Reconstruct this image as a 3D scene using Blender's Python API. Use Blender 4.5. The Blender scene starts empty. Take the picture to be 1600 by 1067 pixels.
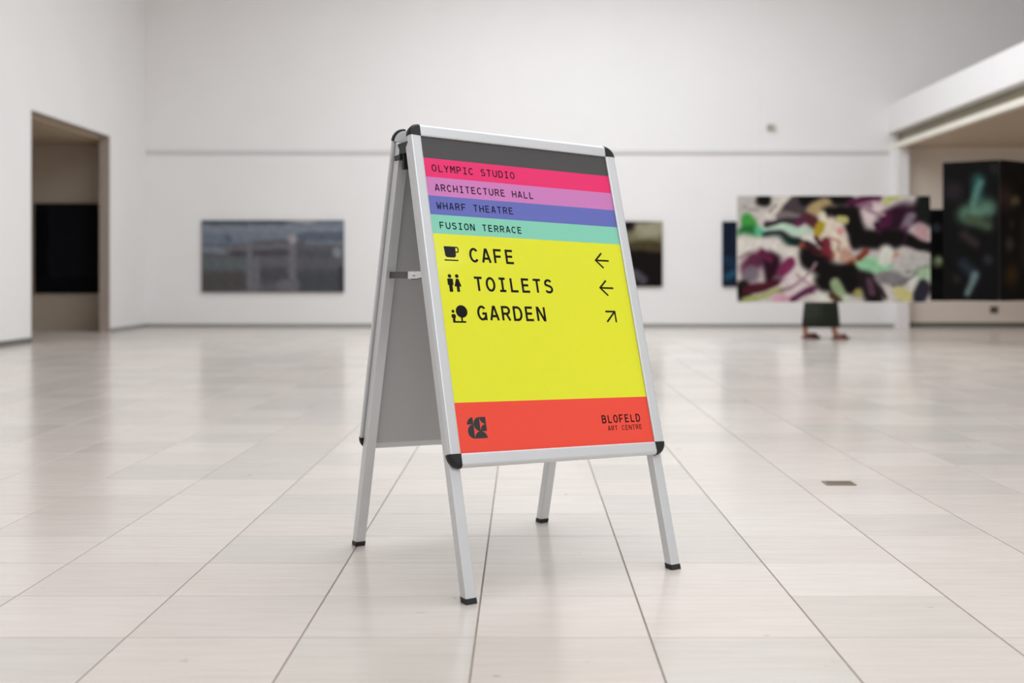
import bpy, bmesh, math, random
import numpy as np
from mathutils import Vector

random.seed(7)
SC = bpy.context.scene
COL = SC.collection

# ------------------------------------------------------------------ camera
FPX, VPX, HZ, EYE = 1778.0, 818.0, 430.0, 0.7592      # focal length, vanishing point and eye height
cam = bpy.data.cameras.new('camera')
cam.sensor_fit = 'HORIZONTAL'
cam.sensor_width = 36.0
cam.lens = FPX / 1600 * 36.0
cam.shift_x = -(VPX - 800) / 1600
cam.shift_y = -(533.5 - HZ) / 1600
cam.clip_start, cam.clip_end = 0.05, 100
cam.dof.use_dof = True
cam.dof.focus_distance = 2.9
cam.dof.aperture_fstop = 2.3
cam_o = bpy.data.objects.new('camera', cam)
cam_o.location = (0, 0, EYE)
cam_o.rotation_euler = (math.pi / 2, 0, 0)
COL.objects.link(cam_o)
SC.camera = cam_o

# ------------------------------------------------------------------ world, skylights, exposure
wd = bpy.data.worlds.new('world'); SC.world = wd
wd.use_nodes = True
wd.node_tree.nodes['Background'].inputs[0].default_value = (0.75, 0.82, 0.9, 1)
wd.node_tree.nodes['Background'].inputs[1].default_value = 0.5
CEIL = 5.7
def skylight(name, x, y, sx, sy, power, col):
    l = bpy.data.lights.new(name, 'AREA'); l.shape = 'RECTANGLE'
    l.size, l.size_y, l.energy, l.color = sx, sy, power, col
    o = bpy.data.objects.new(name, l); o.location = (x, y, CEIL - 0.06); COL.objects.link(o)
LIGHTS = [(0.9, 11.9, 5.4, 5.0, 335, (0.925, 0.958, 1.0)), (1.7, 4.8, 6.6, 5.0, 275, (0.935, 0.963, 1.0)), (3.0, -2.6, 8.0, 4.4, 310, (0.935, 0.963, 1.0))]
for a in LIGHTS: skylight('skylight', *a)
SC.view_settings.view_transform = 'Standard'
SC.view_settings.look = 'None'
SC.view_settings.gamma = 1.0
SC.view_settings.use_curve_mapping = False
SC.view_settings.exposure = 0.06
try:
    SC.cycles.use_denoising = True
    SC.cycles.max_bounces = 7
    SC.cycles.diffuse_bounces = 5
    SC.cycles.glossy_bounces = 4
    SC.cycles.adaptive_threshold = 0.03
    SC.cycles.caustics_reflective = False
except Exception:
    pass

# ------------------------------------------------------------------ helpers
def lin(c):
    return tuple(((v / 255) / 12.92 if v / 255 <= 0.04045 else ((v / 255 + 0.055) / 1.055) ** 2.4) for v in c)
def setin(n, names, v):
    for k in names:
        if k in n.inputs:
            n.inputs[k].default_value = v; return
def pmat(name, rgb, rough=0.5, metal=0.0, spec=0.5, var=0.04, scale=6.0, bump=0.0, bscale=60.0, coat=0.0, stretch=(1, 1, 1)):
    """plain procedural material: colour with faint noise, optional fine bump"""
    m = bpy.data.materials.new(name); m.use_nodes = True
    nt = m.node_tree; b = nt.nodes['Principled BSDF']
    c = lin(rgb)
    tc = nt.nodes.new('ShaderNodeTexCoord'); mp = nt.nodes.new('ShaderNodeMapping')
    mp.inputs['Scale'].default_value = stretch
    nt.links.new(tc.outputs['Object'], mp.inputs[0])
    nz = nt.nodes.new('ShaderNodeTexNoise'); nz.inputs['Scale'].default_value = scale; nz.inputs['Detail'].default_value = 4
    nt.links.new(mp.outputs[0], nz.inputs['Vector'])
    rp = nt.nodes.new('ShaderNodeValToRGB')
    lo = [max(0, v * (1 - var)) for v in c]; hi = [min(1, v * (1 + var)) for v in c]
    rp.color_ramp.elements[0].color = (*lo, 1); rp.color_ramp.elements[1].color = (*hi, 1)
    rp.color_ramp.elements[0].position, rp.color_ramp.elements[1].position = 0.3, 0.7
    nt.links.new(nz.outputs['Fac'], rp.inputs[0]); nt.links.new(rp.outputs[0], b.inputs['Base Color'])
    b.inputs['Roughness'].default_value = rough; b.inputs['Metallic'].default_value = metal
    setin(b, ['Specular IOR Level', 'Specular'], spec)
    if coat:
        setin(b, ['Coat Weight', 'Clearcoat'], coat); setin(b, ['Coat Roughness', 'Clearcoat Roughness'], 0.06)
    if bump:
        n2 = nt.nodes.new('ShaderNodeTexNoise'); n2.inputs['Scale'].default_value = bscale; n2.inputs['Detail'].default_value = 3
        nt.links.new(mp.outputs[0], n2.inputs['Vector'])
        bp = nt.nodes.new('ShaderNodeBump'); bp.inputs['Strength'].default_value = bump; bp.inputs['Distance'].default_value = 0.002
        nt.links.new(n2.outputs['Fac'], bp.inputs['Height']); nt.links.new(bp.outputs[0], b.inputs['Normal'])
    return m

def mesh(verts, faces, smooth=False):
    me = bpy.data.meshes.new('m')
    me.from_pydata([tuple(map(float, v)) for v in verts], [], faces)
    bm = bmesh.new(); bm.from_mesh(me); bmesh.ops.recalc_face_normals(bm, faces=bm.faces); bm.to_mesh(me); bm.free()
    if smooth:
        for p in me.polygons: p.use_smooth = True
    me.update()
    return me
def obj(name, me, mat=None, parent=None, loc=(0, 0, 0)):
    o = bpy.data.objects.new(name, me); me.name = name; COL.objects.link(o)
    if mat is not None:
        for m in (mat if isinstance(mat, (list, tuple)) else [mat]): me.materials.append(m)
    o.location = loc
    if parent: o.parent = parent
    return o
def tag(o, label, cat, group=None):
    o['label'] = label; o['category'] = cat
    if group: o['group'] = group
    return o
def empty(name, loc):
    o = bpy.data.objects.new(name, None); o.location = loc; o.empty_display_size = 0.1; COL.objects.link(o); return o
def struct(o): o['kind'] = 'structure'; return o

class MB:
    """collects shapes into one mesh"""
    def __init__(s): s.v, s.f = [], []
    def add(s, v, f):
        n = len(s.v); s.v += [tuple(p) for p in v]; s.f += [[i + n for i in q] for q in f]; return s
    def box(s, x0, x1, y0, y1, z0, z1, fn=None):
        P = [(x, y, z) for z in (z0, z1) for y in (y0, y1) for x in (x0, x1)]
        if fn: P = [fn(*p) for p in P]
        return s.add(P, [(0, 1, 3, 2), (4, 6, 7, 5), (0, 4, 5, 1), (2, 3, 7, 6), (0, 2, 6, 4), (1, 5, 7, 3)])
    def loft(s, rings, cap=True, closed=True):
        n = len(rings[0]); V = [p for r in rings for p in r]; F = []
        for i in range(len(rings) - 1):
            for j in range(n if closed else n - 1):
                k = (j + 1) % n
                F.append((i * n + j, i * n + k, (i + 1) * n + k, (i + 1) * n + j))
        if cap: F += [tuple(range(n))[::-1], tuple(range((len(rings) - 1) * n, len(rings) * n))]
        return s.add(V, F)
    def cyl(s, a, b, r, n=12, r2=None):
        a, b = Vector(a), Vector(b); d = (b - a).normalized()
        u = d.orthogonal().normalized(); w = d.cross(u)
        R = lambda c, rr: [c + (u * math.cos(2 * math.pi * i / n) + w * math.sin(2 * math.pi * i / n)) * rr for i in range(n)]
        return s.loft([R(a, r), R(b, r if r2 is None else r2)])
    def mesh(s, smooth=False): return mesh(s.v, s.f, smooth)

def box_obj(name, x0, x1, y0, y1, z0, z1, mat, parent=None):
    return obj(name, MB().box(x0, x1, y0, y1, z0, z1).mesh(), mat, parent)
def bevel(o, w, seg=2):
    b = o.modifiers.new('bevel', 'BEVEL'); b.width = w; b.segments = seg; b.limit_method = 'ANGLE'; return o
def at(px, py, Y):
    """real position of something seen at a photo pixel once its distance is known"""
    return ((px - VPX) * Y / FPX, Y, EYE + (HZ - py) * Y / FPX)

# ------------------------------------------------------------------ materials of the setting
M_WALL = pmat('white_wall_paint', (236, 234, 233), 0.7, var=0.012, scale=1.5, bump=0.08, bscale=40)
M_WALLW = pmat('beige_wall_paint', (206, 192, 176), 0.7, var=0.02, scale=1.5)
M_CEIL = pmat('ceiling_paint', (232, 232, 230), 0.8, var=0.01)
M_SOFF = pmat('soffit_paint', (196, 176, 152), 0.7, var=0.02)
M_SKIRT = pmat('grey_skirting', (150, 148, 144), 0.5, var=0.03)
M_SKIRTD = pmat('dark_skirting', (104, 104, 98), 0.5, var=0.03)
M_LEDGE = pmat('grey_ledge', (212, 210, 210), 0.6, var=0.02)
M_GROUT = pmat('grout', (150, 141, 132), 0.9, var=0.1, scale=20)

TX0, TW, TY0, TD = -0.101, 0.3665, 2.385, 0.309          # tile grid
def tile_material():
    m = bpy.data.materials.new('limestone_tile'); m.use_nodes = True
    nt = m.node_tree; b = nt.nodes['Principled BSDF']; N = nt.nodes.new; L = nt.links.new
    geo = N('ShaderNodeNewGeometry')
    # one random value for each tile, from its place in the grid
    off = N('ShaderNodeVectorMath'); off.operation = 'SUBTRACT'; off.inputs[1].default_value = (TX0, TY0, -5)
    L(geo.outputs['Position'], off.inputs[0])
    dv = N('ShaderNodeVectorMath'); dv.operation = 'DIVIDE'; dv.inputs[1].default_value = (TW, TD, 100)
    L(off.outputs[0], dv.inputs[0])
    fl = N('ShaderNodeVectorMath'); fl.operation = 'FLOOR'; L(dv.outputs[0], fl.inputs[0])
    wn = N('ShaderNodeTexWhiteNoise'); wn.noise_dimensions = '3D'; L(fl.outputs[0], wn.inputs['Vector'])
    rp = N('ShaderNodeValToRGB')
    rp.color_ramp.elements[0].color = (*lin((206, 200, 192)), 1); rp.color_ramp.elements[1].color = (*lin((221, 213, 205)), 1)
    e = rp.color_ramp.elements.new(0.5); e.color = (*lin((216, 206, 198)), 1)
    L(wn.outputs['Value'], rp.inputs[0])
    # sedimentary streaks along x, shifted from tile to tile
    sh = N('ShaderNodeVectorMath'); sh.operation = 'MULTIPLY_ADD'; sh.inputs[1].default_value = (7, 7, 7)
    L(wn.outputs['Color'], sh.inputs[0]); L(geo.outputs['Position'], sh.inputs[2])
    mp = N('ShaderNodeMapping'); mp.inputs['Scale'].default_value = (3.0, 26.0, 1.0); L(sh.outputs[0], mp.inputs[0])
    nz = N('ShaderNodeTexNoise'); nz.inputs['Scale'].default_value = 1.6; nz.inputs['Detail'].default_value = 6; nz.inputs['Roughness'].default_value = 0.62
    L(mp.outputs[0], nz.inputs['Vector'])
    r2 = N('ShaderNodeValToRGB'); r2.color_ramp.elements[0].position, r2.color_ramp.elements[1].position = 0.32, 0.66
    r2.color_ramp.elements[0].color = (0.93, 0.92, 0.91, 1); r2.color_ramp.elements[1].color = (1, 1, 1, 1)
    L(nz.outputs['Fac'], r2.inputs[0])
    mx = N('ShaderNodeMixRGB'); mx.blend_type = 'MULTIPLY'; mx.inputs[0].default_value = 1.0
    L(rp.outputs[0], mx.inputs[1]); L(r2.outputs[0], mx.inputs[2])
    # a few small dark pits
    vo = N('ShaderNodeTexNoise'); vo.inputs['Scale'].default_value = 11; vo.inputs['Detail'].default_value = 2
    L(geo.outputs['Position'], vo.inputs['Vector'])
    r3 = N('ShaderNodeValToRGB'); r3.color_ramp.elements[0].position, r3.color_ramp.elements[1].position = 0.2, 0.27
    r3.color_ramp.elements[0].color = (0.62, 0.58, 0.55, 1); r3.color_ramp.elements[1].color = (1, 1, 1, 1)
    L(vo.outputs['Fac'], r3.inputs[0])
    mx2 = N('ShaderNodeMixRGB'); mx2.blend_type = 'MULTIPLY'; mx2.inputs[0].default_value = 1.0
    L(mx.outputs[0], mx2.inputs[1]); L(r3.outputs[0], mx2.inputs[2])
    L(mx2.outputs[0], b.inputs['Base Color'])
    rr = N('ShaderNodeMapRange'); rr.inputs[3].default_value = 0.15; rr.inputs[4].default_value = 0.22
    L(nz.outputs['Fac'], rr.inputs[0]); L(rr.outputs[0], b.inputs['Roughness'])
    setin(b, ['Specular IOR Level', 'Specular'], 0.6)
    bp = N('ShaderNodeBump'); bp.inputs['Strength'].default_value = 0.02; bp.inputs['Distance'].default_value = 0.0005
    L(nz.outputs['Fac'], bp.inputs['Height']); L(bp.outputs[0], b.inputs['Normal'])
    return m
M_TILE = tile_material()

# ------------------------------------------------------------------ the hall
BACK, LEFT, RIGHT, REAR = 16.66, -5.53, 10.0, -6.0
WT = 0.14
SIDE_L, SIDE_F, SIDE_B, SIDE_H = -9.2, 10.4, 15.9, 2.575
OP0, OP1, OPH = 12.78, 15.22, 2.62                        # opening in the left wall

floor = struct(box_obj('floor', SIDE_L - .1, RIGHT + .1, REAR - .1, BACK + .1, -0.12, -0.0022, M_GROUT))
GX, GY = 0.0038, 0.0030
def tile_shape(x0, x1, y0, y1):
    c = 0.0007
    V = [(x0, y0, -.0022), (x1, y0, -.0022), (x1, y1, -.0022), (x0, y1, -.0022),
         (x0, y0, -.0008), (x1, y0, -.0008), (x1, y1, -.0008), (x0, y1, -.0008),
         (x0 + c, y0 + c * .6, 0), (x1 - c, y0 + c * .6, 0), (x1 - c, y1 - c * .6, 0), (x0 + c, y1 - c * .6, 0)]
    F = [(8, 9, 10, 11)]
    for i in range(4):
        j = (i + 1) % 4
        F += [(i, j, j + 4, i + 4), (i + 4, j + 4, j + 8, i + 8)]
    return V, F
tile_me = mesh(*tile_shape(-TW / 2 + GX / 2, TW / 2 - GX / 2, -TD / 2 + GY / 2, TD / 2 - GY / 2))
tile_me.materials.append(M_TILE)
cells = []
for i in range(int((SIDE_L - TX0) / TW) - 1, int((RIGHT - TX0) / TW) + 1):
    for j in range(int((REAR - TY0) / TD) - 1, int((BACK - TY0) / TD) + 1):
        cx, cy = TX0 + (i + .5) * TW, TY0 + (j + .5) * TD
        cells.append((cx, cy))
def in_view(c):
    x, y = c
    if y < 1.95: return False
    px = VPX + x * FPX / y; m = TW * .6 * FPX / y
    return -m < px < 1600 + m
near = sorted([c for c in cells if in_view(c)], key=lambda c: c[1] * c[1] + c[0] * c[0])[:300]
nearset = set(near)
for cx, cy in near:
    o = bpy.data.objects.new('tile', tile_me); COL.objects.link(o); o.location = (cx, cy, 0); o.parent = floor
tb_ = MB()
for cx, cy in cells:
    if (cx, cy) in nearset: continue
    x0, x1 = max(cx - TW / 2 + GX / 2, SIDE_L), min(cx + TW / 2 - GX / 2, RIGHT)
    y0, y1 = max(cy - TD / 2 + GY / 2, REAR), min(cy + TD / 2 - GY / 2, BACK)
    if x1 - x0 < .01 or y1 - y0 < .01: continue
    if x1 < LEFT - WT and (y1 < SIDE_F or y0 > SIDE_B): continue
    tb_.add(*tile_shape(x0, x1, y0, y1))
ft = obj('far_tiles', tb_.mesh(), M_TILE, floor); ft['kind'] = 'stuff'

wall_back = struct(box_obj('wall_back', LEFT - WT, RIGHT, BACK, BACK + .2, -.0, CEIL, M_WALL))
mb = MB()
mb.box(LEFT - WT, LEFT, REAR, OP0, 0, CEIL); mb.box(LEFT - WT, LEFT, OP1, BACK, 0, CEIL); mb.box(LEFT - WT, LEFT, OP0, OP1, OPH, CEIL)
wall_left = struct(obj('wall_left', mb.mesh(), M_WALL))
struct(box_obj('wall_right', RIGHT, RIGHT + .2, REAR, BACK, 0, CEIL, M_WALL))
struct(box_obj('wall_front', LEFT - WT, RIGHT, REAR - .2, REAR, 0, CEIL, M_WALL))
# ceiling with three skylight wells
mb = MB(); ys = [REAR - .2]
spans = sorted([(y - sy / 2, y + sy / 2, x - sx / 2, x + sx / 2) for x, y, sx, sy, p, c in LIGHTS])
prev = REAR - .2
for a, b_, xa, xb in spans:
    mb.box(LEFT - WT, RIGHT + .2, prev, a, CEIL, CEIL + .25)
    mb.box(LEFT - WT, xa, a, b_, CEIL, CEIL + .25); mb.box(xb, RIGHT + .2, a, b_, CEIL, CEIL + .25)
    prev = b_
mb.box(LEFT - WT, RIGHT + .2, prev, BACK + .2, CEIL, CEIL + .25)
struct(obj('ceiling', mb.mesh(), M_CEIL))

# side room behind the opening
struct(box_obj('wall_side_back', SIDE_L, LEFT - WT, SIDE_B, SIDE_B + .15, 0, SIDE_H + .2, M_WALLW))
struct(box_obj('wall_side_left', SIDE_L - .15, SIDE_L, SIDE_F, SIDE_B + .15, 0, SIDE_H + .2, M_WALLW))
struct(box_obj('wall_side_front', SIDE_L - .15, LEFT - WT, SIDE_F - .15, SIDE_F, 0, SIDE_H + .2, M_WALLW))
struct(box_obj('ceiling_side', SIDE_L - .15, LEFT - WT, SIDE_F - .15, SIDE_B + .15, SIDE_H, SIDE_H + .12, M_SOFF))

# added boards round the opening; their taupe puts the jamb's shade into colour
M_JAMB_SHADE = pmat('jamb_shade_taupe', (168, 156, 146), .6)
struct(box_obj('trim_shade_lining_far', LEFT - WT, LEFT - .004, OP1 - .012, OP1, 0, OPH, M_JAMB_SHADE))
struct(box_obj('trim_shade_lining_near', LEFT - WT, LEFT - .004, OP0, OP0 + .012, 0, OPH, M_JAMB_SHADE))
struct(box_obj('trim_shade_lining_head', LEFT - WT, LEFT - .004, OP0, OP1, OPH - .012, OPH, M_JAMB_SHADE))
# skirtings, picture ledge
struct(box_obj('baseboard_back', LEFT + .012, 5.42, BACK - .014, BACK, 0.0, .05, M_SKIRT))
struct(box_obj('baseboard_back_right', 5.58, RIGHT, BACK - .014, BACK, 0.0, .07, M_SKIRTD))
struct(box_obj('baseboard_left', LEFT, LEFT + .012, REAR, OP0, 0.0, .06, M_SKIRTD))
struct(box_obj('baseboard_left_end', LEFT, LEFT + .012, OP1, BACK - .014, 0.0, .05, M_SKIRT))
struct(box_obj('trim_1', LEFT, 5.34, BACK - .03, BACK, at(0, 240, BACK)[2], at(0, 235, BACK)[2], M_LEDGE))

# gallery floor along the right: deep white parapet, shadow gap, lower soffit with a cream edge
EX, YM = 5.34, 8.4
mb = MB(); mb.box(EX, EX + .16, YM, BACK, 2.84, 3.25); mb.box(EX + .16, RIGHT, YM, BACK, 2.86, 3.05); mb.box(EX + .16, RIGHT, YM, YM + .16, 3.05, 3.25)
struct(obj('wall_parapet', mb.mesh(), M_WALL))
struct(box_obj('trim_shadow_gap', EX + .14, EX + .2, YM, BACK, 2.68, 2.86, pmat('olive_paint', (140, 134, 116), .7)))
struct(box_obj('trim_2', EX + .07, EX + .16, YM, BACK, 2.61, 2.69, pmat('cream_paint', (236, 230, 216), .5)))
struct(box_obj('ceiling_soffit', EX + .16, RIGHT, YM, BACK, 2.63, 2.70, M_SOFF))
struct(box_obj('trim_3', 5.42, 5.58, BACK - .2, BACK, 0, 2.61, M_WALL))          # slim white pier
wb = struct(box_obj('wall_alcove_shade', 5.58, RIGHT, BACK - .02, BACK - .0005, 0.07, 2.63, pmat('alcove_shade_beige', (226, 214, 202), .7, var=.02, scale=1.5)))  # thin sheet over the back wall; beige colours in the shade under the gallery

# ------------------------------------------------------------------ the A-board
Y_, LEAN, ROLL, PHI = 0.5375, 0.3097, -0.0191, 0.2220
TB, PH, GAP, KT, INS = 0.3422, 0.8195, 0.011, -0.02, 0.0073
PW, RW, TF, TU = 0.577, 0.033, 0.012, 0.028
ORG = np.array([0.1447, 2.7681, 0.0])
S = np.array([math.cos(Y_) * math.cos(ROLL), math.sin(Y_) * math.cos(ROLL), math.sin(ROLL)])
N0 = np.array([math.sin(Y_), -math.cos(Y_), 0.0])
U0 = np.cross(S, -N0); U0 /= np.linalg.norm(U0); U0 = U0 if U0[2] > 0 else -U0
UF = math.cos(LEAN) * U0 - math.sin(LEAN) * N0; NF = math.cos(LEAN) * N0 + math.sin(LEAN) * U0
UR = math.cos(PHI) * U0 + math.sin(PHI) * N0; NR = -math.cos(PHI) * N0 + math.sin(PHI) * U0
TT = TB + PH + RW
ROOT = np.array([0.02, 3.0, 0.0])
def front(s, t, n): return ORG + S * s + UF * t * (1 + KT * s) + NF * n - ROOT
def rear(s, t, n):
    top = ORG + S * s + UF * TT * (1 + KT * s) - NF * (TF + TU) - N0 * GAP
    return top + UR * (t - TT) * (1 + KT * s) + NR * (n + TF + TU) - ROOT
def to_floor(fn, s, n, z=0.0):
    a, b_ = fn(s, TB, n), fn(s, TB + PH, n); k = (z - a[2]) / (b_ - a)[2]; return a + (b_ - a) * k

M_ALU = pmat('brushed_aluminium', (208, 210, 212), 0.40, metal=0.45, var=0.02, scale=5, bump=0.02, bscale=90, stretch=(1, 1, .08))
M_BLACK = pmat('black_plastic', (27, 27, 28), 0.45, spec=.35, var=0.08, scale=30)
M_RUBBER = pmat('black_rubber', (24, 24, 25), 0.6, var=0.08, scale=30)
M_GREY = pmat('grey_backing_board', (178, 179, 180), 0.6, var=0.015, scale=3)
M_STAY = pmat('dark_grey_strap', (66, 66, 66), 0.5)
M_PLATE = pmat('satin_aluminium_plate', (216, 217, 220), 0.6, metal=0.1)
M_STEEL = pmat('steel_fitting', (215, 215, 216), 0.25, metal=0.9)
M_BLANK = pmat('blank_sheet', (225, 225, 224), 0.4)

sign = empty('sandwich_board_sign', tuple(ROOT))
tag(sign, 'silver A-frame sidewalk sign with colourful striped directory poster standing on the tiled floor', 'sign')

# rail section: d = outwards from the poster opening, n = height over the poster
PROF = [(0.0, 0.0006), (0.0, .0036), (.0012, .0046), (.0040, .0052), (.0245, .0062), (.0275, .0056), (.0322, .0004), (.033, -.002), (.033, -.0080), (.0315, -.0095), (0.0, -.0095)]
def unit(fn, is_front):
    hw = PW / 2
    for side in (-1, 1):                                  # upright rails
        obj('frame_rail', MB().loft([[fn(side * (hw + d), t, n) for d, n in PROF] for t in (TB, TB + PH)]).mesh(), M_ALU, sign)
    for side, t0 in ((1, TB + PH), (-1, TB)):             # top and bottom rails
        obj('frame_rail', MB().loft([[fn(s, t0 + side * d, n) for d, n in PROF] for s in (-hw, hw)]).mesh(), M_ALU, sign)
    for sx in (-1, 1):                                    # quarter-round corner caps
        for st, t0 in ((1, TB + PH), (-1, TB)):
            rings = []
            PC = [(0.0, -.0119), (0.0, .0068), (.010, .0072), (.0255, .0074), (.0290, .0066), (.0334, .0012), (.0345, -.0015), (.0345, -.0119)]
            for k in range(11):
                a = math.pi / 2 * k / 10
                rings.append([fn(sx * (hw + d * math.cos(a)), t0 + st * d * math.sin(a), n) for d, n in PC])
            o = obj('corner_cap', MB().loft(rings).mesh(), M_BLACK, sign)
            b_ = o.modifiers.new('edge', 'BEVEL'); b_.width = .0012; b_.segments = 2; b_.limit_method = 'ANGLE'
    for side in (-1, 1) if is_front else ():              # added dark strip stands in for the shaded gap between rail and leg
        obj('gap_shade_strip', MB().box(min(side * (hw + .012), side * (hw + .0300)), max(side * (hw + .012), side * (hw + .0300)), TB, TB + PH, -.0122, -.0095, fn).mesh(), M_RUBBER, sign)
    # backing board and the plate behind the top rail
    obj('backing_board', MB().box(-hw - .004, hw + .004, TB - .015, TB + PH + .002, -.0145, -.0121, fn).mesh(), M_GREY, sign)
    outline = []
    for sx, rng in ((1, range(0, 9)), (-1, range(8, -1, -1))):
        for k in rng:
            a = math.pi / 2 * k / 8; outline.append((sx * (hw + .0305 * math.cos(a)), TB + PH + .0305 * math.sin(a)))
    obj('top_plate', MB().loft([[fn(s, t, n) for s, t in outline] for n in (-.0142, -.0122)]).mesh(), M_PLATE, sign)
    # square tube legs with rubber feet
    so = hw + RW - INS
    for sx in (-1, 1):
        sa, sb = (-so, -so + TU) if sx < 0 else (so - TU, so)
        n1, n0 = -TF - .0006, -TF - TU
        def ring(tz, foot, grow=0.0):
            P = []
            for s, n in ((sa - grow, n1 + grow), (sb + grow, n1 + grow), (sb + grow, n0 - grow), (sa - grow, n0 - grow)):
                P.append(to_floor(fn, s, n, tz) if foot else fn(s, tz + (0.012 if n > -.03 else -.006), n))
            return P
        o = bevel(obj('leg', MB().loft([ring(.010, True), ring(TB + PH - .012, False)]).mesh(), M_ALU, sign), .0022, 2)
        f = bevel(obj('foot_cap', MB().loft([ring(0, True, .0006), ring(.0135, True, .0006)]).mesh(), M_RUBBER, o), .0015, 2)
unit(front, True); unit(rear, False)

# hinges and stays between the two halves
so = PW / 2 + RW - INS
for sx in (-1, 1):
    sm = sx * (so - .010); e = .010
    fa = front(sm, TT - .018, -TF - .002); ra = rear(sm, TT - .018, -TF - .002)
    dirv = (ra - fa)
    mb = MB()
    def hp(s, a, z): return fa + dirv * a + S * s + np.array([0, 0, z])
    mb.box(-e, e,   .06, .94, -.052, -.022, hp)            # knuckle block
    mb.box(-e * .9, e * .9, .40, .60, -.092, -.05, hp)   # tongue
    hg = obj('hinge', mb.mesh(), M_BLACK, sign); bevel(hg, .002)
    c0, c1 = hp(-e * sx * -1 * .2, .82, -.052), hp(sx * (e + .004), .82, -.052)
    pin = obj('hinge_pin', MB().box(sx * .002, sx * .0145, .58, 1.06, -.066, -.053, hp).mesh(), M_BLACK, hg)
    # stay at mid height
    zt = EYE + .0005
    s0 = sx * (so - TU * .5)
    a = to_floor(rear, s0, -TF - TU, zt); b_ = to_floor(front, s0, -TF - TU, zt)
    d = b_ - a
    def sp(p, q, r): return a + d * q + S * p + np.array([0, 0, r])
    st = obj('folding_stay', MB().box(-.0022, .0022, -.02, .56, -.0088, .0088, sp).mesh(), M_STAY, sign)
    ca = obj('catch', MB().box(-.003, .003, .54, 1.02, -.0095, .0092, sp).mesh(), M_STEEL, st)
    rv = obj('rivet', MB().cyl(sp(sx * .002, .70, .001), sp(sx * .0075, .70, .001), .0045, 14).mesh(), M_STEEL, st)
    hk = MB()
    for (q0, r0), (q1, r1) in (((.66, -.0105), (.80, -.0105)), ((.80, -.0105), (.98, -.0062))):
        hk.cyl(sp(sx * .005, q0, r0), sp(sx * .005, q1, r1), .0011, 8)
    obj('hook', hk.mesh(), M_RUBBER, st)

# poster, drawn in millimetres from its lower left corner
SX, SY = PW / 577.0, PH / 819.0
def pos(u, v, lift=0.0): return front((u - 288.5) * SX, TB + v * SY, .0002 + lift)
BANDS = [(819, 760, 'charcoal', (70, 69, 69)), (760, 708, 'pink', (234, 36, 108)), (708, 657, 'lilac', (203, 123, 186)), (657, 606, 'periwinkle', (98, 106, 182)),
         (606, 555, 'mint', (130, 206, 180)), (555, 123, 'yellow', (226, 228, 36)), (123, 0, 'coral', (238, 72, 52))]
V, F = [], []
for a, b_, n, c in BANDS:
    i = len(V); V += [pos(-2, b_), pos(579, b_), pos(579, a), pos(-2, a)]; F.append((i, i + 1, i + 2, i + 3))
me = bpy.data.meshes.new('poster'); me.from_pydata([tuple(v) for v in V], [], F)
poster = obj('poster', me, None, sign); poster['label'] = 'glossy poster of coloured stripes with black directory lettering'
for i, (a, b_, n, c) in enumerate(BANDS):
    me.materials.append(pmat('poster_' + n, c, 0.5, spec=0.3, var=0.008, scale=2, coat=0.35)); me.polygons[i].material_index = i
obj('poster_sheet', MB().box(-PW / 2, PW / 2, TB, TB + PH, -.0006, .0002, rear).mesh(), M_BLANK, sign)

def ink(name, rgb): return pmat(name, rgb, 0.6, spec=0.15, var=0.02, coat=0.12)
INK = ink('black_ink', (10, 8, 10))
def ribbon(mb, pts, w, lift, closed=False):
    """polyline of width w as a flat mitred strip"""
    P = [np.array(p, float) for p in pts]; n = len(P); A, B = [], []
    for i in range(n):
        if closed: p0, p1 = P[i - 1], P[(i + 1) % n]
        else: p0, p1 = P[max(i - 1, 0)], P[min(i + 1, n - 1)]
        d0 = P[i] - p0; d1 = p1 - P[i]
        if np.linalg.norm(d0) < 1e-9: d0 = d1
        if np.linalg.norm(d1) < 1e-9: d1 = d0
        d0 /= np.linalg.norm(d0); d1 /= np.linalg.norm(d1)
        m = np.array([-(d0 + d1)[1], (d0 + d1)[0]]); m /= max(np.linalg.norm(m), 1e-9)
        k = (w / 2) / max(0.42, m @ np.array([-d0[1], d0[0]]))
        A.append(P[i] + m * k); B.append(P[i] - m * k)
    V = [pos(*p, lift) for p in A] + [pos(*p, lift) for p in B]
    R = range(n if closed else n - 1)
    mb.add(V, [(i, (i + 1) % n, n + (i + 1) % n, n + i) for i in R])
def poly(mb, pts, lift):
    mb.add([pos(*p, lift) for p in pts], [tuple(range(len(pts)))])
def arc(cx, cy, rx, ry, a0, a1, n=14):
    return [(cx + rx * math.cos(math.radians(a0 + (a1 - a0) * i / n)), cy + ry * math.sin(math.radians(a0 + (a1 - a0) * i / n))) for i in range(n + 1)]
E_ = lambda a0, a1, n=22: arc(.5, .5, .5, .5, a0, a1, n)
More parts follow.
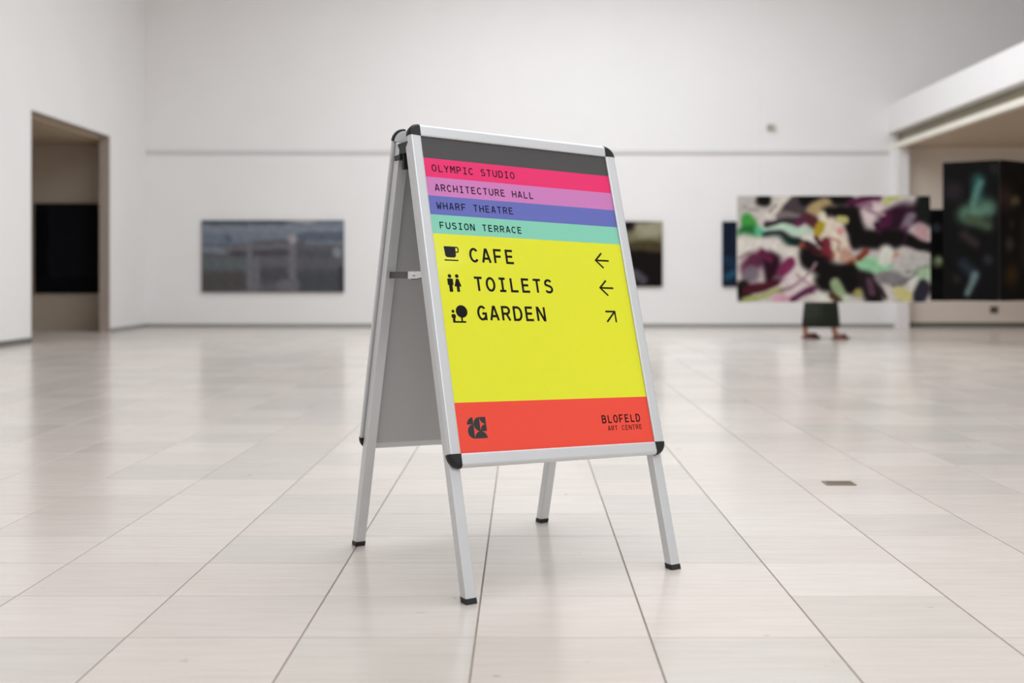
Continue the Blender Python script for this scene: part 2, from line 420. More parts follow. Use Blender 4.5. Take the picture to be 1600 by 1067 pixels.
GL = {
 'A': [[(0, -.06), (.43, 1), (.57, 1), (1, -.06)], [(.17, .27), (.83, .27)]],
 'B': [[(0, .5), (0, 0)] + arc(.62, .27, .34, .27, -90, 90, 12) + [(0, .54)], [(0, .4), (0, 1)] + arc(.58, .77, .32, .23, 90, -90, 12) + [(0, .54)]],
 'C': [E_(40, 320)], 'D': [[(0, .5), (0, 0)] + arc(.45, .5, .52, .5, -90, 90, 18) + [(0, 1), (0, .5)]],
 'E': [[(.95, 1), (.06, 1), (.06, 0), (1, 0)], [(.06, .52), (.86, .52)]], 'F': [[(1, 1), (.06, 1), (.06, -.06)], [(.06, .48), (.88, .48)]],
 'G': [E_(42, 318) + [(.98, .18), (.98, .46), (.52, .46)], [(.98, .3), (.98, -.06)]], 'H': [[(.02, -.06), (.02, 1.06)], [(.98, -.06), (.98, 1.06)], [(.02, .5), (.98, .5)]],
 'I': [[(.08, 1), (.92, 1)], [(.5, 1), (.5, 0)], [(.08, 0), (.92, 0)]], 'L': [[(.1, 1.06), (.1, 0), (1, 0)]],
 'M': [[(.0, -.06), (.0, 1), (.1, 1), (.5, .42), (.9, 1), (1, 1), (1, -.06)]], 'N': [[(.02, -.06), (.02, 1), (.12, 1), (.88, 0), (.98, 0), (.98, 1.06)]],
 'O': [arc(.5, .5, .5, .5, 0, 360 * 27 / 28, 27)], 'P': [[(.03, -.06), (.03, 1)] + arc(.6, .73, .36, .27, 90, -90, 14) + [(.03, .46)]],
 'R': [[(.03, -.06), (.03, 1)] + arc(.58, .74, .36, .26, 90, -90, 14) + [(.03, .48)], [(.52, .48), (.96, -.06)]],
 'S': [arc(.5, .74, .43, .26, 28, 205, 14) + arc(.5, .26, .45, .26, 68, -155, 18)],
 'T': [[(-.02, 1), (1.02, 1)], [(.5, 1), (.5, -.06)]], 'U': [[(.02, 1.06), (.02, .4)] + arc(.5, .4, .48, .4, 180, 360, 16) + [(.98, 1.06)]],
 'W': [[(-.04, 1.06), (.2, 0), (.26, 0), (.5, .7), (.74, 0), (.8, 0), (1.04, 1.06)]], 'Y': [[(-.02, 1.06), (.5, .45), (1.02, 1.06)], [(.5, .48), (.5, -.06)]],
}
def text(line, x, base, cap, adv, sw, mat):
    """monospaced capitals: x = left edge of the first letter, adv = pitch"""
    if ' ' in line:                                       # each word is a print of its own
        a, b_ = line.split(' '); text(a, x, base, cap, adv, sw, mat); return text(b_, x + adv * (len(a) + 1), base, cap, adv, sw, mat)
    mb = MB(); lw = adv * .80; lf = .00025
    for i, ch in enumerate(line):
        for k, pl in enumerate(GL[ch]):
            pts = [(x + i * adv + sw / 2 + px * (lw - sw), base + sw / 2 + py * (cap - sw)) for px, py in pl]
            ribbon(mb, pts, sw, lf + (i * 3 + k) % 5 * .00002, closed=(ch == 'O'))
    o = obj('lettering', mb.mesh(), mat, poster); o['label'] = line.lower() + ' lettering'
    return o
text('OLYMPIC STUDIO', 21.5, 723.6, 20.2, 17.85, 3.0, ink('wine_ink', (62, 8, 38)))
text('ARCHITECTURE HALL', 23.0, 670.2, 19.8, 17.55, 3.0, ink('plum_ink', (52, 18, 52)))
text('WHARF THEATRE', 22.0, 621.2, 19.6, 17.6, 3.0, ink('navy_ink', (26, 24, 66)))
text('FUSION TERRACE', 23.0, 568.4, 18.9, 17.55, 3.0, ink('teal_ink', (8, 36, 36)))
text('CAFE', 97.5, 482.2, 39.4, 34.8, 6.2, INK)
text('TOILETS', 99.0, 405.6, 39.2, 34.8, 6.2, INK)
text('GARDEN', 98.0, 329.2, 39.4, 34.8, 6.2, INK)
INKR = ink('brown_black_ink', (40, 4, 4))
text('BLOFELD', 422.5, 56.0, 21.6, 18.1, 3.5, INKR)
text('ART CENTRE', 437.0, 36.2, 12.9, 11.15, 1.7, INKR)
def icon(name, build, mat, label):
    mb = MB(); build(mb); o = obj(name, mb.mesh(), mat, poster); o['label'] = label
L1 = .0003
def cup(mb):
    poly(mb, [(27, 522), (59.5, 522), (59, 502)] + arc(52, 500, 7, 7, 0, -90, 6) + arc(36, 500, 7.5, 7, -90, -180, 6), L1)
    ribbon(mb, [(58, 520.2), (63.5, 520.2)] + arc(63.5, 516.7, 3.5, 3.5, 90, 0, 5) + arc(63, 511.5, 4, 4, 0, -90, 5) + [(58, 507.4)], 3.2, L1 + .00004)
    poly(mb, [(25, 484), (63.8, 484), (63.8, 487.2), (25, 487.2)], L1)
icon('cup_icon', cup, INK, 'black coffee cup icon')
def people(mb):
    poly(mb, arc(33, 443.6, 4.9, 4.9, 0, 345, 23), L1); poly(mb, arc(53.4, 444, 4.9, 4.9, 0, 345, 23), L1)
    poly(mb, [(25.4, 420)] + arc(28, 434.5, 2.6, 2.6, 180, 90, 4) + arc(38.6, 434.5, 2.6, 2.6, 90, 0, 4) + [(41.2, 420), (38.2, 420), (38.2, 402.4), (28.4, 402.4), (28.4, 420)], L1)
    poly(mb, [(49.8, 437), (57, 437), (63.2, 416.8), (57.4, 416.8), (57.4, 402.9), (49.4, 402.9), (49.4, 416.8), (43.6, 416.8)], L1)
icon('people_icon', people, INK, 'black man and woman icon')
def tree(mb):
    poly(mb, arc(54.2, 352, 16.2, 16.2, 0, 350, 35), L1)
    poly(mb, [(50.4, 338), (54.8, 338), (54.8, 326), (50.4, 326)], L1 + .00003)
    poly(mb, [(26.6, 322.9), (63.2, 322.9), (63.2, 327.2), (26.6, 327.2)], L1 + .00006)
    poly(mb, arc(30, 352, 4, 4, 0, 345, 23), L1)
    poly(mb, [(24.4, 335.6), (24.4, 342.5), (26.4, 344.8), (34.2, 344.8), (36.2, 342.5), (36.2, 335.6), (34, 335.6), (34, 325), (27.2, 325), (27.2, 335.6)], L1 + .00003)
icon('garden_icon', tree, INK, 'black child beside a round tree icon')
for cy in (504.6, 426):
    def arrow(mb, cy=cy):
        ribbon(mb, [(486.5, cy), (529.5, cy)], 4.9, L1); ribbon(mb, [(508.8, cy + 21.6), (486.2, cy), (508.8, cy - 21.6)], 4.9, L1 + .00004)
    icon('arrow_icon', arrow, INK, 'black arrow pointing left')
def arrow3(mb):
    ribbon(mb, [(491, 330), (520.5, 359.3)], 4.9, L1); ribbon(mb, [(490.4, 359.3), (520.8, 359.3), (520.8, 329.6)], 4.9, L1 + .00004)
icon('arrow_icon', arrow3, INK, 'black arrow pointing up and right')
def logo(mb):
    q = lambda cx, cy, a0, a1: poly(mb, [(cx, cy)] + arc(cx, cy, 17.2, 17.2, a0, a1, 16), L1)
    q(46, 69, 90, 180)
    poly(mb, arc(63.6, 68.8, 17.2, 17.2, 90, 270, 28), L1)
    q(81, 86, 180, 270); q(81, 51.6, 90, 180)
    poly(mb, arc(46, 51.6, 17.2, 17.2, 90, 270, 28), L1)
    poly(mb, arc(63.6, 34.4, 17.2, 17.2, 0, 180, 28), L1)
icon('centre_logo', logo, ink('slate_ink', (52, 58, 60)), 'dark emblem of stacked quarter and half discs')

# ------------------------------------------------------------------ paintings
def canvas(name, label, x0, x1, ztop, zbot, Y, base, strokes, frame, nx=120, ny=66, thick=.04, yaw=0.0, pivot='c', cat='painting', group=None, soft=.9, rough=.6, holder=None, wires=(-.38, .38), wobble=1.0, gain=1.0):
    """stretched canvas; strokes = (points, radius, rgb) in a drawing space `frame` = (u0, u1, v0, v1)"""
    w, h = (x1 - x0) / math.cos(yaw), ztop - zbot
    u0, u1, v0, v1 = frame
    uu, vv = np.meshgrid(np.linspace(u0, u1, nx + 1), np.linspace(v0, v1, ny + 1))
    rng = np.random.RandomState(len(label) * 7 + 3)
    img = np.zeros(uu.shape + (3,)) + np.array(base, float)
    wob = sum(np.sin(uu * rng.uniform(.01, .04) + vv * rng.uniform(-.04, .04) + rng.uniform(0, 6)) for _ in range(4)) * (u1 - u0) * .0055 * wobble
    wob2 = sum(np.sin(uu * rng.uniform(-.04, .04) + vv * rng.uniform(.01, .04) + rng.uniform(0, 6)) for _ in range(4)) * (u1 - u0) * .0055 * wobble
    for pts, r, c in strokes:
        dm = np.full(uu.shape, 1e9); P = np.array(pts, float)
        if len(P) == 1: P = np.vstack([P, P + .01])
        for a, b_ in zip(P[:-1], P[1:]):
            d = b_ - a; L = max(d @ d, 1e-9)
            t = np.clip(((uu + wob - a[0]) * d[0] + (vv + wob2 - a[1]) * d[1]) / L, 0, 1)
            dm = np.minimum(dm, np.hypot(uu + wob - a[0] - t * d[0], vv + wob2 - a[1] - t * d[1]))
        k = np.clip((r - dm) / (r * soft) + .5, 0, 1)[..., None]; k = k * k * (3 - 2 * k)
        img = img * (1 - k) + np.array(c, float) * k
    br = sum(np.sin((uu * math.cos(a) + vv * math.sin(a)) * f + 3 * np.sin((vv * math.cos(a) - uu * math.sin(a)) * f * .13) + a * 9) for a, f in ((.6, .11), (.75, .17), (2.3, .08), (1.9, .13), (.3, .055)))
    img = np.clip(img * gain * (1 + .016 * br[..., None]), 0, 255)
    V = [((i / nx - .5) * w, 0, h - j / ny * h) for j in range(ny + 1) for i in range(nx + 1)]
    F = [(j * (nx + 1) + i, (j + 1) * (nx + 1) + i, (j + 1) * (nx + 1) + i + 1, j * (nx + 1) + i + 1) for j in range(ny) for i in range(nx)]
    rim = [i for i in range(nx + 1)] + [j * (nx + 1) + nx for j in range(1, ny + 1)] + [ny * (nx + 1) + i for i in range(nx - 1, -1, -1)] + [j * (nx + 1) for j in range(ny - 1, 0, -1)]
    n0 = len(V); V += [(V[i][0], thick, V[i][2]) for i in rim]; m = len(rim)
    F += [(rim[i], rim[(i + 1) % m], n0 + (i + 1) % m, n0 + i) for i in range(m)]; F.append(tuple(range(n0, n0 + m)))
    me = bpy.data.meshes.new(name); me.from_pydata(V, [], F)
    at_ = me.color_attributes.new('paint', 'FLOAT_COLOR', 'POINT')
    cols = np.ones((len(V), 4)); flat = img.reshape(-1, 3) / 255
    flat = np.where(flat <= .04045, flat / 12.92, ((flat + .055) / 1.055) ** 2.4)
    cols[:n0, :3] = flat; cols[n0:, :3] = cols[rim, :3]
    at_.data.foreach_set('color', cols.astype(np.float32).ravel())
    mt = bpy.data.materials.new(name + '_paint'); mt.use_nodes = True
    nt = mt.node_tree; b_ = nt.nodes['Principled BSDF']; a = nt.nodes.new('ShaderNodeVertexColor'); a.layer_name = 'paint'
    nz = nt.nodes.new('ShaderNodeTexNoise'); nz.inputs['Scale'].default_value = 25; bp = nt.nodes.new('ShaderNodeBump'); bp.inputs['Strength'].default_value = .15
    nt.links.new(nz.outputs['Fac'], bp.inputs['Height']); nt.links.new(bp.outputs[0], b_.inputs['Normal'])
    nt.links.new(a.outputs['Color'], b_.inputs['Base Color']); b_.inputs['Roughness'].default_value = rough
    setin(b_, ['Specular IOR Level', 'Specular'], .08)
    if holder:                                            # hung on two thin wires
        root = empty(name, ((x0 + x1) / 2, Y, zbot)); root.rotation_euler = (0, 0, yaw)
        obj('canvas', me, mt, root)
        for sx in wires:
            x = sx * w
            obj('hanging_wire', MB().cyl((x, thick * .5, h - .02), (x, thick * .5, holder - zbot),   .0005, 6).mesh(), M_STEEL, root)
        o = root
    else:
        o = obj(name, me, mt, None, ((x0 + x1) / 2, Y, zbot)); o.rotation_euler = (0, 0, yaw)
    tag(o, label, cat, group)
    return o
def px_canvas(name, label, x0, x1, y0, y1, Y, *a, **k):
    A, B = at(x0, y0, Y), at(x1, y1, Y)
    return canvas(name, label, A[0], B[0], A[2], B[2], Y, *a, **k)
WALLY = BACK - .042
D = (15, 12, 12)
px_canvas('painting', 'wide grey-blue painting on the back wall, nearest the doorway', 315, 537, 344, 456.5, WALLY, (78, 78, 82), [
    ([(180, 250), (1270, 235)], 45, (92, 98, 106)), ([(180, 245), (520, 250)], 16, (70, 76, 80)), ([(560, 245), (820, 240)], 16, (72, 76, 80)), ([(900, 235), (1060, 235)], 16, (120, 122, 122)),
    ([(180, 300), (1270, 300)], 34, (104, 110, 120)), ([(190, 370), (560, 370)], 40, (92, 100, 112)), ([(420, 350), (860, 345)], 30, (98, 104, 114)), ([(380, 370)], 28, (76, 84, 96)), ([(950, 350), (1270, 345)], 34, (76, 82, 94)),
    ([(190, 450), (350, 455)], 26, (100, 106, 114)), ([(1000, 395), (1270, 400)], 16, (92, 98, 106)), ([(380, 440), (860, 425)], 22, (90, 88, 92)), ([(420, 485), (860, 470)], 24, (66, 64, 68)),
    ([(190, 560), (480, 570)], 50, (80, 86, 88)), ([(190, 690), (500, 690)], 75, (68, 66, 66)), ([(620, 540), (850, 540)], 30, (84, 82, 88)), ([(680, 650), (800, 650)], 60, (66, 65, 70)),
    ([(950, 480), (1180, 490)], 30, (70, 70, 75)), ([(950, 560), (1200, 550)], 30, (76, 76, 80)), ([(960, 690), (1260, 690)], 85, (62, 64, 68)), ([(545, 420), (555, 770)], 26, (94, 94, 98)), ([(600, 520), (600, 770)], 22, (90, 90, 94)),
    ([(880, 360), (890, 770)], 28, (94, 93, 98)), ([(880, 365)], 38, (128, 124, 130)), ([(1235, 470)], 40, (104, 110, 114)), ([(800, 720), (900, 720)], 40, (90, 88, 92)), ([(1270, 600), (1270, 760)], 22, (50, 50, 54))],
    (170, 1285, 225, 775), wobble=.25, gain=1.2)
px_canvas('painting', 'black painting with a pale olive glow on the back wall, beside the sign', 905, 1035, 346, 447.5, WALLY, (18, 14, 12), [
    ([(200, 320), (340, 320)], 75, (112, 108, 84)), ([(250, 300), (330, 290)], 50, (150, 146, 122)), ([(200, 400), (350, 400)], 30, (70, 60, 40)), ([(150, 265)], 45, D), ([(200, 560), (250, 600)], 26, (74, 70, 80)), ([(-50, 400), (100, 500)], 60, (40, 36, 34))],
    (-130, 362, 250, 640))
px_canvas('painting', 'narrow strip of a dark navy painting on the back wall, behind the largest painting', 1129, 1215, 346, 447.5, WALLY, (22, 34, 52), [
    ([(760, 280), (760, 420)], 40, (20, 28, 44)), ([(740, 480), (860, 520)], 25, (26, 48, 70)), ([(750, 580), (800, 550)], 25, (34, 74, 98)), ([(850, 350), (1000, 420)], 60, (26, 40, 62))],
    (720, 1048, 250, 640))
K = (18, 13, 14)
px_canvas('painting', 'large hanging abstract painting of plum, black, white and green swirls hiding a person', 1152.5, 1453.5, 306, 472, 12.6, (204, 196, 190), [
    ([(110, 110)], 90, (190, 184, 178)), ([(215, 95)], 44, K), ([(400, 140), (500, 110)], 75, (72, 62, 66)), ([(370, 70), (250, 180)], 26, (216, 208, 196)), ([(330, 190), (440, 200)], 30, (120, 108, 108)),
    ([(470, 75), (760, 80)], 38, K), ([(560, 150), (600, 130)], 55, (172, 150, 108)), ([(500, 200), (560, 250)], 34, (84, 40, 46)), ([(640, 180), (720, 170)], 55, K),
    ([(790, 110), (930, 75)], 36, (84, 28, 62)), ([(860, 190), (1020, 125)], 50, (218, 200, 200)), ([(990, 95), (1110, 60)], 22, (190, 194, 120)), ([(820, 140), (900, 130)], 22, (150, 110, 130)),
    ([(1020, 220), (1240, 170)], 75, (46, 18, 38)), ([(1250, 100), (1270, 200)], 55, (24, 28, 24)), ([(1120, 300), (1170, 190)], 36, (128, 112, 124)), ([(1010, 200), (990, 300)], 36, (76, 24, 56)),
    ([(1240, 300)], 46, (196, 156, 160)), ([(1150, 350), (1290, 400)], 40, K), ([(1130, 280), (1110, 350)], 26, (110, 60, 90)),
    ([(790, 190), (840, 330), (960, 350), (1080, 330)], 62, K), ([(780, 260), (800, 360)], 48, K),
    ([(640, 250), (700, 330), (715, 420)], 56, (228, 212, 194)), ([(590, 190), (610, 300)], 24, (222, 214, 190)), ([(705, 285)], 24, (212, 150, 150)), ([(565, 300), (585, 250)], 26, (172, 148, 44)), ([(700, 215), (740, 220)], 20, (196, 188, 120)),
    ([(240, 240), (470, 225)], 26, (54, 46, 52)), ([(430, 240), (470, 210)], 26, (88, 40, 66)), ([(110, 215), (130, 250)], 46, (66, 150, 62)), ([(90, 300), (160, 310)], 48, (36, 110, 54)), ([(190, 290), (330, 270), (520, 300)], 24, (186, 212, 190)), ([(190, 290)], 30, (90, 180, 140)),
    ([(240, 320), (400, 350), (540, 400)], 36, (20, 40, 36)), ([(480, 330), (560, 340)], 22, (222, 214, 206)),
    ([(470, 400), (640, 450)], 34, (156, 84, 62)), ([(500, 380), (600, 430)], 18, (70, 20, 34)), ([(620, 350), (625, 460)], 26, (118, 40, 52)), ([(740, 440), (800, 500)], 40, (190, 150, 130)), ([(780, 490)], 26, (150, 86, 56)),
    ([(90, 380), (300, 400), (450, 520), (600, 700)], 66, (220, 213, 204)), ([(430, 640), (330, 620)], 75, (216, 200, 200)),
    ([(120, 530), (160, 480)], 62, (92, 40, 66)), ([(130, 570)], 58, (122, 108, 118)), ([(270, 480), (280, 580)], 62, (40, 12, 28)), ([(200, 420), (260, 470)], 26, (96, 30, 62)), ([(340, 550), (380, 500)], 32, (122, 42, 82)), ([(310, 600)], 34, (110, 84, 92)),
    ([(80, 650), (90, 700)], 46, K), ([(110, 670), (300, 620)], 30, (72, 22, 34)), ([(100, 735), (330, 680)], 22, (160, 168, 106)), ([(300, 735), (420, 720)], 26, (206, 160, 176)), ([(400, 725), (540, 670)], 24, (92, 42, 72)), ([(580, 700)], 40, (224, 222, 212)),
    ([(500, 460), (620, 540), (860, 570)], 62, K), ([(600, 620), (800, 640)], 55, K), ([(860, 560), (930, 720)], 55, (30, 22, 26)), ([(680, 630), (720, 700)], 34, (150, 168, 128)), ([(660, 700), (700, 740)], 24, (80, 62, 40)), ([(830, 690)], 34, (156, 150, 92)), ([(740, 720), (770, 730)], 22, (200, 204, 190)), ([(900, 600), (910, 690)], 16, (84, 60, 72)),
    ([(850, 500), (1010, 520)], 46, (150, 204, 160)), ([(1010, 420), (1000, 470)], 44, (220, 220, 210)), ([(880, 420), (830, 460)], 26, (128, 60, 46)), ([(1075, 450)], 28, (208, 150, 124)), ([(1100, 510), (1240, 480)], 58, (194, 190, 184)), ([(1220, 570), (1260, 560)], 52, (172, 200, 164)),
    ([(970, 590), (1110, 600)], 40, (134, 128, 130)), ([(1180, 600), (1190, 680)], 28, (222, 222, 214)), ([(1250, 650), (1220, 710)], 40, (46, 42, 54)), ([(1090, 680), (1140, 720)], 36, (208, 198, 132)), ([(1020, 700)], 44, (206, 200, 196)),
    ([(330, 690), (520, 560), (560, 500)], 9, (150, 120, 128)), ([(420, 560), (520, 640)], 8, (176, 140, 150)), ([(110, 430), (200, 400)], 10, (170, 150, 150)), ([(60, 460), (110, 430)], 12, (150, 130, 132)),
    ([(1060, 640), (1200, 560)], 12, (120, 116, 120)), ([(960, 660), (1000, 720)], 16, (60, 44, 52)), ([(1140, 540), (1280, 520)], 10, (150, 150, 142)), ([(560, 330), (600, 380)], 14, (70, 24, 34)),
    ([(640, 330), (700, 360), (690, 420)], 9, (180, 140, 120)), ([(300, 120), (250, 160)], 10, (150, 140, 134)), ([(880, 150), (980, 180)], 12, (170, 140, 150)), ([(940, 240), (960, 300)], 16, (60, 20, 46)), ([(80, 130), (180, 160)], 10, (160, 152, 146))],
    (48, 1292, 62, 748), nx=200, ny=110, soft=.85, wobble=.6, gain=.92, holder=CEIL)
px_canvas('painting', 'slim dark painting showing between the largest painting and the tall black one', 1418, 1486, 327, 470, 13.2, (14, 13, 14), [
    ([(75, 510)], 30, (52, 54, 62)), ([(80, 720)], 36, (98, 112, 80)), ([(85, 715)], 16, (168, 176, 150)), ([(60, 850), (90, 900)], 30, (20, 22, 18))], (-100, 160, 400, 960), holder=CEIL)
PD = [([(310, 240), (300, 350)], 36, (46, 92, 86)), ([(320, 260), (280, 380)], 18, (92, 136, 126)), ([(240, 440), (360, 410)], 52, (100, 140, 118)), ([(250, 470), (370, 510)], 30, (76, 92, 68)), ([(160, 300)], 55, (44, 36, 42)),
      ([(220, 560), (290, 610)], 26, (54, 46, 44)), ([(220, 730), (290, 800)], 30, (40, 50, 62)), ([(290, 800), (245, 910)], 20, (116, 136, 136)), ([(370, 710)], 28, (48, 50, 56)), ([(180, 820)], 26, (40, 36, 34)), ([(410, 180)], 26, (40, 38, 36))]
tall = px_canvas('painting', 'tall black hanging painting with a teal and pale green flare', 1482, 1550, 252, 470, 12.35, (10, 9, 9), [(p, q, tuple(v * .8 for v in c)) for p, q, c in PD], (95, 430, 130, 950), yaw=-.62, thick=.012, soft=1.9, holder=CEIL - .02)
px_canvas('painting', 'tall brown-black hanging painting at the right edge of the picture', 1552.2, 1630, 252, 470, 12.35, (14, 11, 9), [
    ([(480, 350)], 70, (52, 36, 34)), ([(550, 370), (600, 360)], 24, (88, 76, 56)), ([(520, 620)], 40, (58, 54, 50)), ([(540, 500)], 26, (46, 40, 36)), ([(540, 800)], 60, (56, 40, 20)), ([(700, 500), (700, 700)], 60, (44, 34, 30))], (430, 780, 130, 950), yaw=.62, thick=.012, soft=1.9, holder=2.64, wires=(.08, .4))
tw = (at(1550, 0, 12.35)[0] - at(1482, 0, 12.35)[0]) / math.cos(.62) / 2
box_obj('hinge_strip', tw - .01, tw + .012, .0125, .03, .01, 1.5, M_RUBBER, tall)
SBY = SIDE_B - .045
px_canvas('painting', 'almost black painting hanging in the room beyond the left opening', 54, 161, 318, 458, SBY, (22, 23, 28), [
    ([(240, 480), (260, 700)], 100, (27, 27, 32)), ([(150, 480), (150, 800)], 30, (12, 14, 16)), ([(160, 780), (380, 780)], 30, (16, 19, 24))], (130, 405, 470, 810), rough=.7)

# ------------------------------------------------------------------ small fixtures
sx_, sy_, sz_ = at(1204, 199, BACK)
sens = empty('wall_sensor', (sx_, BACK, sz_)); tag(sens, 'small grey sensor box high on the back wall, above the ledge line', 'sensor')
bevel(obj('housing', MB().box(-.06, .06, -.05, 0, -.045, .045).mesh(), pmat('sensor_plastic', (186, 184, 172), .5), sens), .012, 3)
obj('lens', MB().cyl((-.02, -.05, 0), (-.02, -.058, 0), .022, 16).mesh(), pmat('sensor_lens', (120, 120, 112), .2), sens)
fx, fy, _ = at(1311, 755.5, EYE * FPX / (755.5 - HZ))
fb = empty('floor_vent', (fx, fy, 0)); tag(fb, 'small brown rectangular metal vent set in the floor tiles', 'vent')
M_BRONZE = pmat('bronze', (124, 108, 92), .5, metal=.2)
mb = MB()
for b_ in ((-.054, .054, -.037, -.029), (-.054, .054, .029, .037), (-.054, -.046, -.029, .029), (.046, .054, -.029, .029)): mb.box(b_[0], b_[1], b_[2], b_[3], 0, .0035)
obj('vent_frame', mb.mesh(), M_BRONZE, fb)
obj('vent_tray', MB().box(-.047, .047, -.03, .03, 0, .0008).mesh(), pmat('vent_dark', (70, 60, 52), .7), fb)
for i in range(4):
    y = -.021 + i * .014
    obj('vent_slat', MB().box(-.046, .046, y - .0035, y + .0035, .0008, .0028).mesh(), M_BRONZE, fb)
px_, py_, pz_ = at(1553, 484, BACK - .02)
sk = empty('wall_socket', (px_, BACK - .02, pz_)); tag(sk, 'small dark wall socket low on the wall below the tall black painting', 'socket')
bevel(obj('socket_plate', MB().box(-.06, .06, -.012, 0, -.05, .05).mesh(), pmat('socket_plastic', (92, 84, 78), .5), sk), .006)
for sx in (-1, 1): obj('socket_hole', MB().cyl((sx * .02, -.0118, 0), (sx * .02, -.0135, 0), .008, 12).mesh(), M_RUBBER, sk)

# ------------------------------------------------------------------ person walking behind the hanging painting
PY = 13.62
person = empty('person', (3.55, PY, 0)); tag(person, 'person in a long dark skirt walking behind the large abstract painting', 'person')
M_SKIN = pmat('skin', (196, 142, 116), .55, var=.05)
def skin_body():
    J = [('pel', (0, 0, .90), .115), ('spi', (.01, 0, 1.10), .10), ('che', (.02, 0, 1.28), .115), ('nec', (.025, 0, 1.415), .05), ('jaw', (.05, 0, 1.475), .062), ('hed', (.045, 0, 1.55), .082), ('top', (.035, 0, 1.605), .05)]
    E = [('pel', 'spi'), ('spi', 'che'), ('che', 'nec'), ('nec', 'jaw'), ('jaw', 'hed'), ('hed', 'top')]
    J += [('nose', (.128, 0, 1.525), .012)]; E += [('hed', 'nose')]
    for n, s, hipx, knee, ank, toe in (('l', 1, 0, (-.06, .10, .48), (-.165, .09, .085), (.0, .09, .03)), ('r', -1, 0, (.09, -.10, .49), (.15, -.09, .08), (.29, -.09, .03))):
        J += [(n + 'hip', (0, s * .09, .84), .088), (n + 'kne', knee, .056), (n + 'ank', ank, .036), (n + 'hee', (ank[0] + .015, ank[1], .045), .034), (n + 'toe', toe, .024)]
        E += [('pel', n + 'hip'), (n + 'hip', n + 'kne'), (n + 'kne', n + 'ank'), (n + 'ank', n + 'hee'), (n + 'hee', n + 'toe')]
        sw = -1 if n == 'l' else 1
        sh, el, wr = (.02, s * .18, 1.33), (.02 - .05 * sw * -1, s * .215, 1.07), (.05 + .12 * sw * -1, s * .21, .84)
        hand = (wr[0] + .01, wr[1], .775)
        J += [(n + 'sho', sh, .055), (n + 'elb', el, .040), (n + 'wri', wr, .026), (n + 'pal', hand, .034)]
        E += [('che', n + 'sho'), (n + 'sho', n + 'elb'), (n + 'elb', n + 'wri'), (n + 'wri', n + 'pal')]
        for k in range(4):
            x = hand[0] - .03 + k * .02; ln = (.060, .070, .066, .052)[3 - k]
            J += [(n + 'f%da' % k, (x, hand[1], hand[2] - .04), .0095), (n + 'f%db' % k, (x + .006, hand[1] - s * .012, hand[2] - .04 - ln), .008)]
            E += [(n + 'pal', n + 'f%da' % k), (n + 'f%da' % k, n + 'f%db' % k)]
        J += [(n + 'tha', (hand[0] + .045, hand[1] - s * .006, hand[2] + .01), .011), (n + 'thb', (hand[0] + .06, hand[1] - s * .014, hand[2] - .03), .009)]
        E += [(n + 'pal', n + 'tha'), (n + 'tha', n + 'thb')]
    ix = {n: i for i, (n, p, r) in enumerate(J)}
    me = bpy.data.meshes.new('body'); me.from_pydata([p for n, p, r in J], [(ix[a], ix[b]) for a, b in E], [])
    o = obj('body', me, M_SKIN, person)
    sk_ = o.modifiers.new('skin', 'SKIN'); sk_.use_smooth_shade = True
    for i, (n, p, r) in enumerate(J):
        me.skin_vertices[0].data[i].radius = (r, r)
    me.skin_vertices[0].data[0].use_root = True
    sb = o.modifiers.new('sub', 'SUBSURF'); sb.levels = 1; sb.render_levels = 2
    return o
body = skin_body()
def oval(cx, cy, z, rx, ry, n=28, wave=0.0, k=9):
    return [(cx + rx * (1 + wave * math.sin(k * 2 * math.pi * i / n)) * math.cos(2 * math.pi * i / n), cy + ry * (1 + wave * math.sin(k * 2 * math.pi * i / n)) * math.sin(2 * math.pi * i / n), z) for i in range(n)]
M_SKT = pmat('dark_green_cloth', (36, 42, 30), .85, var=.1, scale=14)
sk_me = MB().loft([oval(.01, 0, z, rx, ry, 36, wv, 6) for z, rx, ry, wv in ((.142, .232, .205, .04), (.30, .218, .198, .04), (.45, .2, .188, .03), (.65, .172, .18, .02), (.85, .155, .178, .008), (.98, .128, .155, 0), (1.03, .122, .15, 0))], cap=False).mesh(True)
so_ = obj('long_skirt', sk_me, M_SKT, person); sd = so_.modifiers.new('thick', 'SOLIDIFY'); sd.thickness = .006
M_TOP = pmat('charcoal_knit', (52, 50, 54), .9, var=.06, scale=30)
tmb = MB().loft([oval(cx, 0, z, rx, ry, 24) for z, cx, rx, ry in ((.96, .005, .135, .165), (1.08, .01, .125, .15), (1.22, .018, .135, .165), (1.32, .02, .12, .175), (1.385, .022, .082, .12), (1.425, .025, .06, .062))], cap=False)
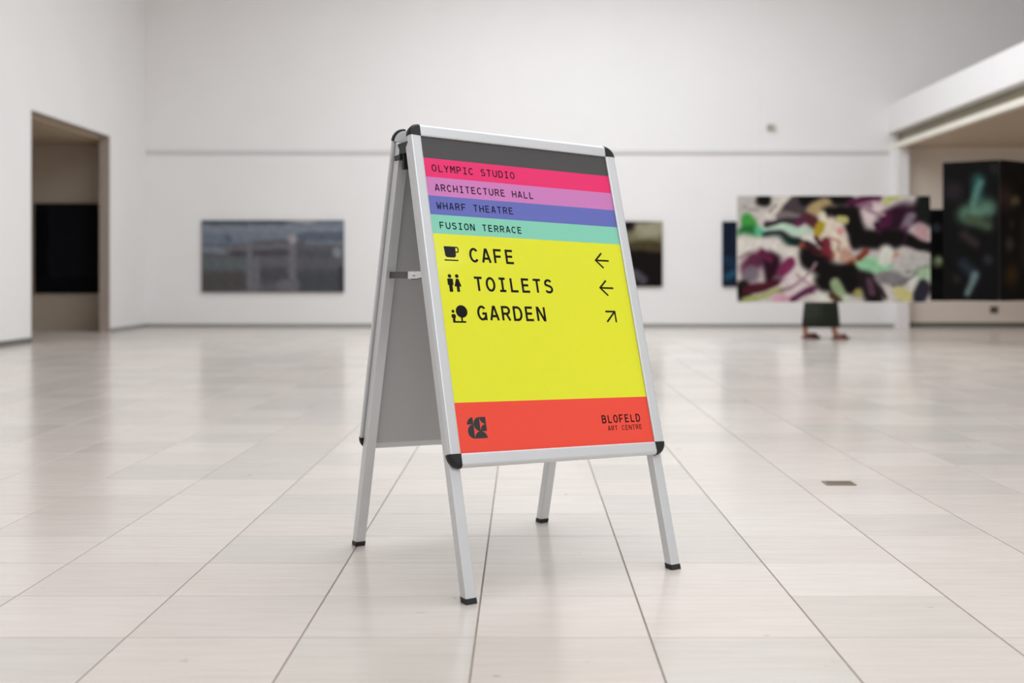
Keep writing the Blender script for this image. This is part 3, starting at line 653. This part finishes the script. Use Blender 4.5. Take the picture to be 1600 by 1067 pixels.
for s, n in ((1, 'l'), (-1, 'r')):
    sw = 1 if n == 'l' else -1
    pts = [((.02, s * .15, 1.345), .066), ((.02, s * .19, 1.27), .062), ((.02 + .05 * -sw * -1 * -1 if False else .02 - .05 * sw * -1 * -1, s * .215, 1.07), .052), ((.05 + .10 * sw * -1 * -1 * -1 if False else .05 - .0 + .10 * sw, s * .21, .90), .042)]
    rings = []
    for (p, r) in pts: rings.append([(p[0] + r * math.cos(2 * math.pi * i / 14), p[1] + r * math.sin(2 * math.pi * i / 14), p[2]) for i in range(14)])
    tmb.loft(rings, cap=False)
obj('jumper', tmb.mesh(True), M_TOP, person)
hm = MB()
rings = []
for k in range(9):
    a = math.radians(-35 + k * 15.5)
    rings.append([(.028 + .098 * math.cos(a) * math.cos(t) , .088 * math.cos(a) * math.sin(t), 1.555 + .10 * math.sin(a)) for t in [math.radians(62 + 236 * i / 20) for i in range(21)]])
hm.loft(rings, cap=False, closed=False)
hr = obj('hair', hm.mesh(True), pmat('brown_hair', (58, 42, 32), .6, var=.2, scale=40, stretch=(1, 1, .2)), person); sd = hr.modifiers.new('thick', 'SOLIDIFY'); sd.thickness = .02
M_SHOE = pmat('brown_leather', (110, 62, 48), .5)
for (x0, x1, y) in ((-.205, .03, .09), (.11, .33, -.09)):
    n = 16
    def sole(z, g): return [((x0 + x1) / 2 + (x1 - x0) / 2 * g * math.copysign(abs(math.cos(a)) ** .7, math.cos(a)), y + .042 * g * math.copysign(abs(math.sin(a)) ** .8, math.sin(a)), z) for a in [2 * math.pi * i / n for i in range(n)]]
    sh = obj('sandal', MB().loft([sole(0.0, 1), sole(.018, 1), sole(.03, .94)]).mesh(), M_SHOE, person)
    xm = x0 + (x1 - x0) * .68
    obj('strap', MB().loft([[(xm + dx, y + .044 * math.cos(a) * k, .022 + .046 * math.sin(a) * k) for a in [math.pi * i / 10 for i in range(11)]] for dx, k in ((-.02, 1.0), (.02, .96))], cap=False, closed=False).mesh(True), M_SHOE, sh)
